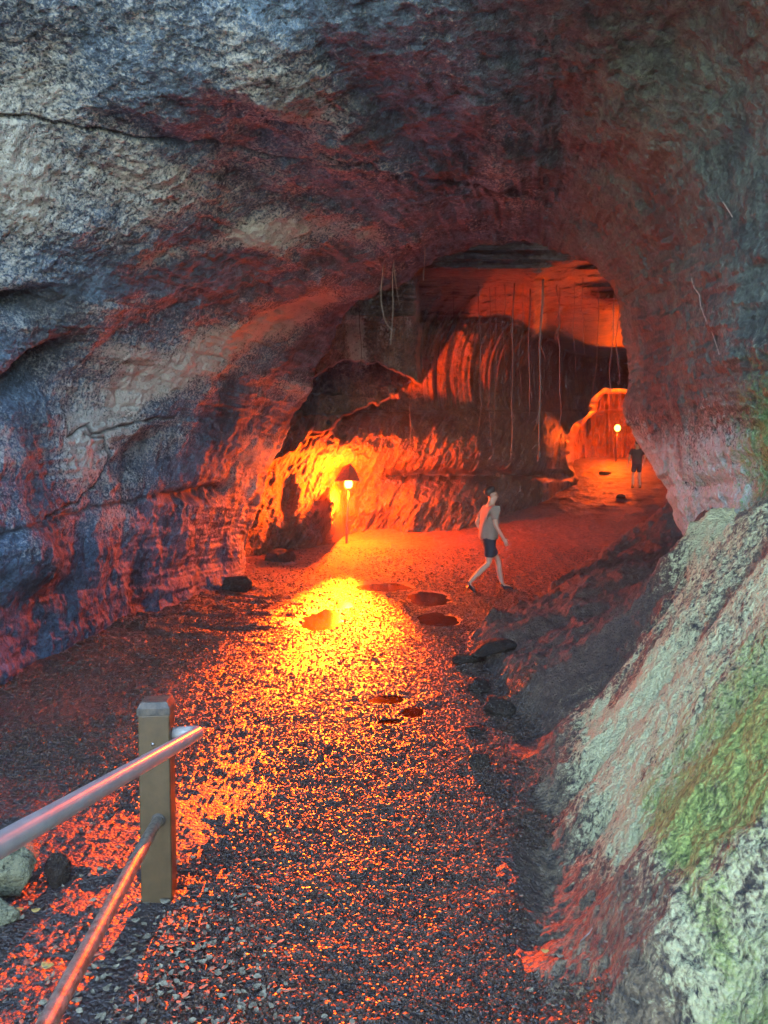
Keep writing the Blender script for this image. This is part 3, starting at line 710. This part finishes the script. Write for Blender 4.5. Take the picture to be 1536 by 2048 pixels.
walk = dict(armL=((-.10, .25, 1.14), (.04, .28, .93)), armR=((.02, -.26, 1.14), (.16, -.25, .92)),
            legL=((.22, .08, .50), (.30, .08, .10), (.45, .08, .045)), legR=((-.02, -.09, .49), (-.36, -.09, .18), (-.27, -.09, .05)))
wp = Vector(P(975, 1186, 12.9)); wz = float(gz(wp.x+.25, wp.y))
person((wp.x, wp.y, wz-.01), R(12), 'person in light grey shirt and dark shorts striding across the glowing floor', walk, M['shirt'], M['shorts'])
fp = ground_at(1273, 977)
stand = dict(armL=((-.02, .27, 1.14), (.05, .29, .90)), armR=((.02, -.29, 1.15), (.12, -.26, .93)),
             legL=((.05, .12, .50), (-.03, .14, .09), (.10, .15, .045)), legR=((.08, -.09, .50), (.06, -.12, .09), (.19, -.13, .045)))
person((fp.x, fp.y, float(gz(fp.x, fp.y))), R(80), 'dark silhouetted person in shorts standing on the path below the far lamp', stand, M['shirt_dark'], M['shorts'])

# ------------------------------------------------------------------ HANGING ROOTS
def root_obj(path, r0, r1, label, mat, group, side=()):
    o = MB(); n = len(path); rad = [r0+(r1-r0)*(k/(n-1))**1.2 for k in range(n)]
    o.tube(path, rad, 7)
    for (k, v_, rr) in side:
        p = Vector(path[k]); o.tube([p, p+Vector(v_)*.5+Vector((0, 0, .01)), p+Vector(v_)], [rr, rr*.8, rr*.4], 6)
    ob = o.build('hanging_root', mat); tag(ob, label, 'root', group); return ob
def hang(px, py0, py1, d, r0, r1, label, mat, group, wig=.02, tuft=0, seed=0, dx=0, objs=None):
    rr = random.Random(seed*31+px); top = Vector(P(px, py0, d)); z = roof_above(top+Vector((0, 0, -.02)), objs)
    bot = Vector(P(px+dx, py1, d)); t = top.copy()
    if z is not None and z-top.z < 2.5: t.z = z+.06
    n = 22; path = []
    for k in range(n):
        f = k/(n-1); p = t.lerp(bot, f)
        p.x += wig*(math.sin(f*5+seed)+.5*math.sin(f*13+seed*2)+.25*rr.uniform(-1, 1))*f**.5; p.y += wig*.6*math.sin(f*7+seed*1.7)*f**.5; path.append(p)
    side = []
    for j in range(tuft):
        k = rr.randint(n//3, n-2); side.append((k, (rr.uniform(-.16, .16), rr.uniform(-.1, .1), -rr.uniform(.1, .35)), r1*.8))
    for j in range(tuft): side.append((n-1, (rr.uniform(-.06, .06), rr.uniform(-.05, .05), -rr.uniform(.08, .22)), r1*.8))
    return root_obj(path, r0, r1, label, mat, group, side)
g1 = 'thin roots hanging from the rim of the near arch'
def curve_root(pts, d, r, label):
    P3 = [Vector(P(x, y, d+(k*.03))) for k, (x, y) in enumerate(pts)]
    z = roof_above(P3[0]+Vector((0, 0, -.05)), (near,))
    if z is not None and z-P3[0].z < 1.5: P3.insert(0, Vector((P3[0].x, P3[0].y, z+.05)))
    K = np.array([list(p) for p in P3])[:, None, :]; K = np.repeat(K, 2, 1)
    m = len(P3); t = np.linspace(0, m-1, 40); i = np.clip(t.astype(int), 0, m-2); f = (t-i)[:, None]; A = K[:, 0]
    p1 = A[i]; p2 = A[i+1]; p0 = A[np.maximum(i-1, 0)]; p3 = A[np.minimum(i+2, m-1)]
    c = .5*(2*p1+(p2-p0)*f+(2*p0-5*p1+4*p2-p3)*f**2+(3*p1-p0-3*p2+p3)*f**3)
    return root_obj([tuple(x) for x in c], r, r*.55, label, M['root_pale'], g1)
curve_root([(797, 365), (787, 410), (772, 455), (768, 520), (762, 590), (770, 640), (786, 662)], 9.3, .009, 'pale root loop on the left of the bunch at the arch rim')
curve_root([(800, 368), (798, 430), (790, 500), (785, 560), (786, 620), (781, 690)], 9.4, .010, 'longest pale root of the bunch, dangling below the arch rim')
curve_root([(786, 372), (804, 420), (800, 480), (788, 520), (794, 580), (800, 612)], 9.35, .007, 'pale root crossing over the longest one of the bunch')
curve_root([(849, 362), (852, 385), (846, 420), (851, 470), (849, 520), (847, 562)], 9.6, .009, 'single short pale root right of the bunch, ending at the arch edge')
g2 = 'dark roots hanging in the inner chamber'
RT = [ # px, top, bottom, depth, r0, r1, tuft, dx, label
 (1086, 578, 902, 15.0, .030, .022, 6, -10, 'thickest and longest dark root, with a shaggy lower end, in mid chamber'),
 (1029, 618, 903, 15.3, .018, .014, 4, -10, 'long straight root with a beaded tip, left of the thickest one'),
 (958, 626, 884, 15.6, .012, .009, 3, 0, 'first long root right of the ribbed wall, ending in a small brush'),
 (990, 634, 842, 15.9, .009, .007, 1, 2, 'thin short root between the brush-tipped root and the beaded one'),
 (978, 640, 900, 15.8, .008, .006, 2, 6, 'hair-thin root reaching almost as low as the beaded one'),
 (1009, 625, 720, 15.4, .010, .006, 0, 0, 'short stub of root just left of the beaded one'),
 (1060, 632, 820, 15.6, .020, .011, 2, -2, 'medium root with a ragged tip between the two thickest roots'),
 (1119, 660, 832, 16.4, .010, .010, 3, -2, 'root with a little fan at its tip right of the thickest one'),
 (1115, 640, 668, 16.0, .012, .010, 9, 0, 'tiny tuft of rootlets up under the chamber roof'),
 (1197, 660, 795, 16.8, .008, .006, 0, -8, 'left one of the thin roots above the far lamp'),
 (1226, 640, 792, 16.2, .014, .010, 2, -3, 'reddish root hanging right above the far lamp'),
 (1237, 620, 770, 15.6, .012, .008, 0, 0, 'dark root against the right edge of the arch'),
 (824, 760, 888, 17.2, .013, .010, 2, -4, 'root in front of the ribbed wall beside the rock curtain'),
 (776, 700, 822, 13.0, .009, .007, 1, 0, 'straight root before the rock curtain above the ledges'),
 (716, 590, 742, 13.0, .010, .007, 0, 1, 'faint root on the dark rock curtain, leftmost in the chamber'),
 (735, 730, 800, 13.1, .007, .006, 1, 1, 'short root under the glowing rim of the rock curtain'),
 (905, 600, 760, 16.0, .007, .005, 1, 3, 'thin root before the fluted wall, second from the rock curtain'),
 (1045, 610, 780, 15.2, .006, .005, 1, -3, 'hair-thin root between the beaded root and the medium ragged one'),
 (1148, 620, 745, 16.0, .006, .005, 1, 2, 'lone hair-thin root in front of the darkest part of the back wall'),
 (1165, 610, 700, 15.8, .007, .005, 2, 0, 'short frayed root left of the thin ones above the far lamp'),
 (805, 735, 800, 13.2, .008, .006, 2, 0, 'short frayed root at the right end of the glowing rim'),
]
for k, (px, t, b, d, r0, r1, tf, dx, lab) in enumerate(RT):
    hang(px, t, b, d, r0*.8, r1*.75, lab, M['root'], g2, wig=.028+.012*(k % 3), tuft=tf, seed=k+3, dx=dx, objs=(inner,))
def wall_twig(pts, r, label, name='root', lift=.012):
    P3 = []
    for x, y in pts:
        h = surf_hit(x, y, (near, ground))
        if h: P3.append(h[0]+(Vector((0, 0, CAMZ))-h[0]).normalized()*lift)
    if len(P3) < 2: return
    m = MB(); m.tube(P3, [r*(1-.5*k/len(P3)) for k in range(len(P3))], 6); o = m.build(name, M['root_pale']); tag(o, label, 'root'); return o
wall_twig([(1383, 556), (1388, 575), (1399, 590), (1401, 612), (1412, 640), (1424, 665), (1436, 700), (1444, 730)], .005, 'pale forked root creeping down the right wall')
wall_twig([(1446, 404), (1455, 418), (1465, 434)], .005, 'short straight pale twig stuck on the upper right wall')

# ------------------------------------------------------------------ LOOSE ROCKS
def rock(loc, s, label, mat, seed, name='rock', rot=0, rough=.28, group=None, sub=5):
    import bmesh
    bm = bmesh.new(); bmesh.ops.create_icosphere(bm, subdivisions=sub, radius=1); V = np.array([v.co[:] for v in bm.verts]); r = np.random.default_rng(seed)
    for k in range(9):
        n = r.normal(size=3); n /= np.linalg.norm(n); h = r.uniform(.55, .85); dd = V@n; V -= np.outer(np.maximum(dd-h, 0)*.92, n)
    V *= (1+rough*.5*fbm(V*1.4+seed*7, 3, seed=seed)+rough*.25*fbm(V*5+seed, 3, seed=seed+2, ridge=True))[:, None]
    V *= np.array(s); c, q = math.cos(rot), math.sin(rot); V = V@np.array([[c, q, 0], [-q, c, 0], [0, 0, 1]])
    for v, co in zip(bm.verts, V): v.co = co
    me = bpy.data.meshes.new(name); bm.to_mesh(me); bm.free()
    for p in me.polygons: p.use_smooth = True
    a = me.color_attributes.new('mask', 'FLOAT_COLOR', 'POINT'); a.data.foreach_set('color', np.tile([.9 if mat == M['stone_lich'] else .1, .12 if mat == M['stone_lich'] else 0, 0, 1], (len(V), 1)).astype(np.float32).ravel())
    me.materials.append(mat); o = bpy.data.objects.new(name, me); C.objects.link(o); o.location = loc; tag(o, label, 'rock', group); return o
q = ground_at(22, 1800); rock((q.x-.03, q.y+.02, q.z+.10), (.14, .12, .13), 'lichen covered grey rock under the pipe at the lower left edge', M['stone_lich'], 5, rot=.3)
q = ground_at(10, 1830); rock((q.x-.05, q.y-.02, q.z+.03), (.13, .08, .05), 'low mossy slab in front of the lichen covered rock', M['stone_lich'], 8, rot=-.2)
q = ground_at(118, 1768); rock((q.x, q.y, q.z+.055), (.055, .05, .085), 'small dark upright block of basalt left of the brown post', M['stone'], 12, rot=.2)
q = ground_at(960, 1530); rock((q.x, q.y, q.z+.03), (.075, .06, .05), 'smooth slate grey stone lying alone at the edge of the gravel', M['stone'], 15, rot=.4, rough=.12)
RK = [(935, 1322, .15, .12, .06, 'black angular rock added for the shaded hollow at the tip of the bank beside the path'),  # the bank edge boulders are added in place of shaded black hollows
      (985, 1302, .30, .16, .08, 'wide flat black rock added for the shaded hollow highest on the bank edge'),
      (962, 1378, .13, .11, .07, 'knobbly dark rock added for the shaded hollow directly below the two black ones'),
      (998, 1425, .16, .13, .08, 'dark rock added for the shaded hollow in the bank above the slate grey stone'),
      (950, 1462, .07, .06, .04, 'small dark rock just above the slate grey stone'),
      (1210, 944, .34, .20, .08, 'flat black stone lying on the far path near the small lamp'),
      (1243, 992, .16, .14, .10, 'small black stone by the feet of the far person'),
      (410, 1165, .20, .2, .26, 'pointed rock leaning on the foot of the left wall'),
      (470, 1175, .30, .3, .22, 'broad block where the left wall meets the rubble'),
      (880, 1030, .28, .2, .20, 'dark lump in the apron of old drips behind the walker'),
      (560, 1120, .35, .25, .2, 'rounded rock at the shadowed foot of the lamp wall')]
for k, (px, py, a, b, c, lab) in enumerate(RK):
    q = ground_at(px, py+4); rock((q.x, q.y+b*.4, q.z+c*.35), (a, b, c), lab, M['stone'], 20+k, rot=k*.7, rough=.32, sub=5 if py > 1100 else 4)

# ------------------------------------------------------------------ PUDDLES (their hollows are pressed into the ground)
for k, (c, rx, ry, zl, lab) in enumerate(PUD):
    n = 72; V = [(0, 0, 0)]; F = []
    for j in range(n):
        w = 2*math.pi*j/n; rr_ = 1.06+.14*math.sin(2*w+k)+.09*math.sin(5*w+k*2)+.05*math.sin(9*w+k)+.03*math.sin(17*w)
        V.append((rx*rr_*math.cos(w), ry*rr_*math.sin(w), 0))
    F = [(0, 1+j, 1+(j+1) % n) for j in range(n)]
    mb = MB(); mb.add(V, F); o = mb.build('puddle', M['water']); o.location = (c[0], c[1], zl); tag(o, lab, 'puddle', 'puddles on the cave floor')

# ------------------------------------------------------------------ GRAVEL, LEAF LITTER (uncountable)
phi = (1+5**.5)/2
ICO = np.array([(-1,phi,0),(1,phi,0),(-1,-phi,0),(1,-phi,0),(0,-1,phi),(0,1,phi),(0,-1,-phi),(0,1,-phi),(phi,0,-1),(phi,0,1),(-phi,0,-1),(-phi,0,1)])/1.902
ICF = np.array([(0,11,5),(0,5,1),(0,1,7),(0,7,10),(0,10,11),(1,5,9),(5,11,4),(11,10,2),(10,7,6),(7,1,8),(3,9,4),(3,4,2),(3,2,6),(3,6,8),(3,8,9),(4,9,5),(2,4,11),(6,2,10),(8,6,7),(9,8,1)])
def stones(x, y, r, seed):
    g = np.random.default_rng(seed); n = len(x)
    V = np.repeat(ICO[None], n, 0)*(1+.22*g.uniform(-1, 1, (n, 12, 1)))
    sc_ = np.stack([g.uniform(.8, 1.45, n), g.uniform(.7, 1.1, n), g.uniform(.45, .85, n)], -1)*r[:, None]
    V = V*sc_[:, None]
    a = g.uniform(0, 2*math.pi, n); b = g.normal(0, .35, n)
    ca, sa, cb, sb = np.cos(a)[:, None], np.sin(a)[:, None], np.cos(b)[:, None], np.sin(b)[:, None]
    X, Y, Z = V[..., 0], V[..., 1], V[..., 2]; X, Z = X*cb-Z*sb, X*sb+Z*cb; X, Y = X*ca-Y*sa, X*sa+Y*ca
    z = gz(x, y)+r*.18
    V = np.stack([X+x[:, None], Y+y[:, None], Z+z[:, None]], -1)
    F = ICF[None]+12*np.arange(n)[:, None, None]
    return V.reshape(-1, 3), F.reshape(-1, 3)
N = 190000
y = 1.75*(17/1.75)**(rng.random(N)**1.0); x = rng.uniform(-1, 1, N)
xl = -.62*y-.3; xr = foot(y)+.10+.12*np.sin(y*3.7)+.08*np.sin(y*9+1)
x = xl+(x*.5+.5)*(xr-xl)
den = .5+.6*fbm(np.stack([x*1.3, y*1.3, y*0], -1), 3, seed=101)
den = den + .45*sstep(-1.0, -.2, x) - .55*sstep(-.55, -1.0, x)*sstep(4.2, 3.2, y) 
for (c, rx, ry, zl, lab) in PUD: den = np.where(((x-c[0])/rx)**2+((y-c[1])/ry)**2 < 1.2, -1, den)
keep = rng.random(N) < np.clip(den, 0.03, 1); x, y = x[keep], y[keep]
r = (.0034+.0052*rng.random(len(x))**2.2)*(1+.12*y)
Vg, Fg = stones(x, y, r, 102)
go = raw_mesh('gravel', Vg, Fg, M['gravel'], smooth=False); tag(go, 'dark wet lava gravel covering the cave floor', 'gravel', kind='stuff')

def leaf_geo(c, L, w, a, tilt, curl, seed=0):
    n = 5; V = []; ca, sa = math.cos(a), math.sin(a)
    for k in range(n+1):
        f = k/n; hw = w*math.sin(math.pi*min(max(f, .03), .97))**.8; zz = curl*L*(f-.5)**2*4*.25
        for sgn in (-1, 0, 1):
            lx = (f-.5)*L; ly = sgn*hw; lz = zz+abs(sgn)*curl*w*.6+tilt*ly
            V.append((c[0]+lx*ca-ly*sa, c[1]+lx*sa+ly*ca, c[2]+lz))
    F = []
    for k in range(n):
        for s_ in (0, 1): F.append((k*3+s_, k*3+s_+1, k*3+s_+4, k*3+s_+3))
    return V, F
mb = MB(); rr = random.Random(5)
def lz(x, y): return float(gz(x, y))+.010
cl = [(-.52, 2.35), (-.62, 2.55), (-.75, 2.75), (-1.05, 2.45), (-.85, 2.25), (-.45, 2.2)]
for k in range(620):
    if k < 430:
        cx, cy = rr.choice(cl); x_ = cx+rr.gauss(0, .13); y_ = cy+rr.gauss(0, .13)
    else: y_ = rr.uniform(1.9, 3.6); x_ = rr.uniform(-.55*y_, -.12*y_)
    L_ = rr.uniform(.014, .036); V, F = leaf_geo((x_, y_, lz(x_, y_)+rr.uniform(0, .008)), L_, L_*rr.uniform(.16, .36), rr.uniform(0, 6.28), rr.uniform(-.5, .5), rr.uniform(-.3, .9)); mb.add(V, F)
for k in range(90):
    y_ = rr.uniform(1.5, 3.0); x_ = float(foot(y_))+rr.uniform(0, .5)
    L_ = rr.uniform(.008, .02); V, F = leaf_geo((x_, y_, lz(x_, y_)), L_, L_*.35, rr.uniform(0, 6.28), 0, .3); mb.add(V, F)
lo = mb.build('leaf_litter', M['leaf']); tag(lo, 'small dry pale leaves scattered on the dirt at the lower left', 'leaf litter', kind='stuff')
LV = [(95, 1942, .050, M['leaf_yellow'], 'yellow leaf, brightest on the dirt at the lower left'), (55, 1935, .036, M['leaf_red'], 'small red leaf among pale litter left of the yellow one'),
      (335, 1978, .036, M['leaf_red'], 'reddish leaf lying in the litter right of the lower pipe'), (330, 1812, .044, M['leaf'], 'pale leaf leaning on the foot of the brown post'),
      (300, 1796, .034, M['leaf'], 'curled pale leaf at the left corner of the post foot'), (40, 1828, .034, M['leaf_yellow'], 'tan strip of leaf below the mossy slab'),
      (72, 1830, .034, M['leaf_yellow'], 'tan strip of leaf furthest from the slab'), (272, 1850, .034, M['leaf'], 'broad pale leaf on the gravel below the post'),
      (1090, 1912, .030, M['leaf_yellow'], 'yellowish leaf on the bare foot of the right bank'), (1120, 1922, .028, M['leaf'], 'grey round leaf beside the yellowish one on the bank'),
      (1060, 1990, .030, M['leaf'], 'pale leaf where the gravel meets the right bank')]
for k, (px, py, L_, mt, lab) in enumerate(LV):
    q = ground_at(px, py); V, F = leaf_geo((0, 0, 0), L_, L_*.32, rr.uniform(-.6, .6), .2, .5); m_ = MB(); m_.add(V, F)
    o = m_.build('leaf', mt); o.location = (q.x, q.y, q.z+.016); so_ = o.modifiers.new('t', 'SOLIDIFY'); so_.thickness = .0006; tag(o, lab, 'leaf')
TW = [((262, 1985), (276, 2030), 'pale bent twig in the litter right of the lower pipe'), ((1160, 1890), (1185, 1862), 'straw stalk on the lower right bank'), ((1205, 1812), (1225, 1790), 'short straw stalk higher on the right bank')]
for a_, b_, lab in TW:
    p0, p1 = ground_at(*a_), ground_at(*b_); up = Vector((0, 0, .012)); mid = (p0+p1)/2; mid.z = max(mid.z, float(gz(mid.x, mid.y))); m_ = MB(); m_.tube([p0+up, mid+up*1.6+Vector((.012, 0, 0)), p1+up], [.0028, .0025, .0015], 6)
    o = m_.build('twig', M['root_pale']); tag(o, lab, 'twig')

# ------------------------------------------------------------------ HAZE: thin volume added for lamp halos and a bluish lens veil
def build_haze():
    mb = MB(); mb.box((4, 20, 10), (32, 45, 14.5)); m = bpy.data.materials.new('veil_haze'); m.use_nodes = True; nt = m.node_tree
    nt.nodes.remove(nt.nodes['Principled BSDF']); v = nt.nodes.new('ShaderNodeVolumePrincipled'); v.inputs['Density'].default_value = HAZE; v.inputs['Color'].default_value = (.92,.95,1,1)
    nt.links.new(v.outputs[0], nt.nodes['Material Output'].inputs['Volume']); h = mb.build('haze', m, smooth=False); tag(h, kind='stuff')
if HAZE: build_haze()
#@@END
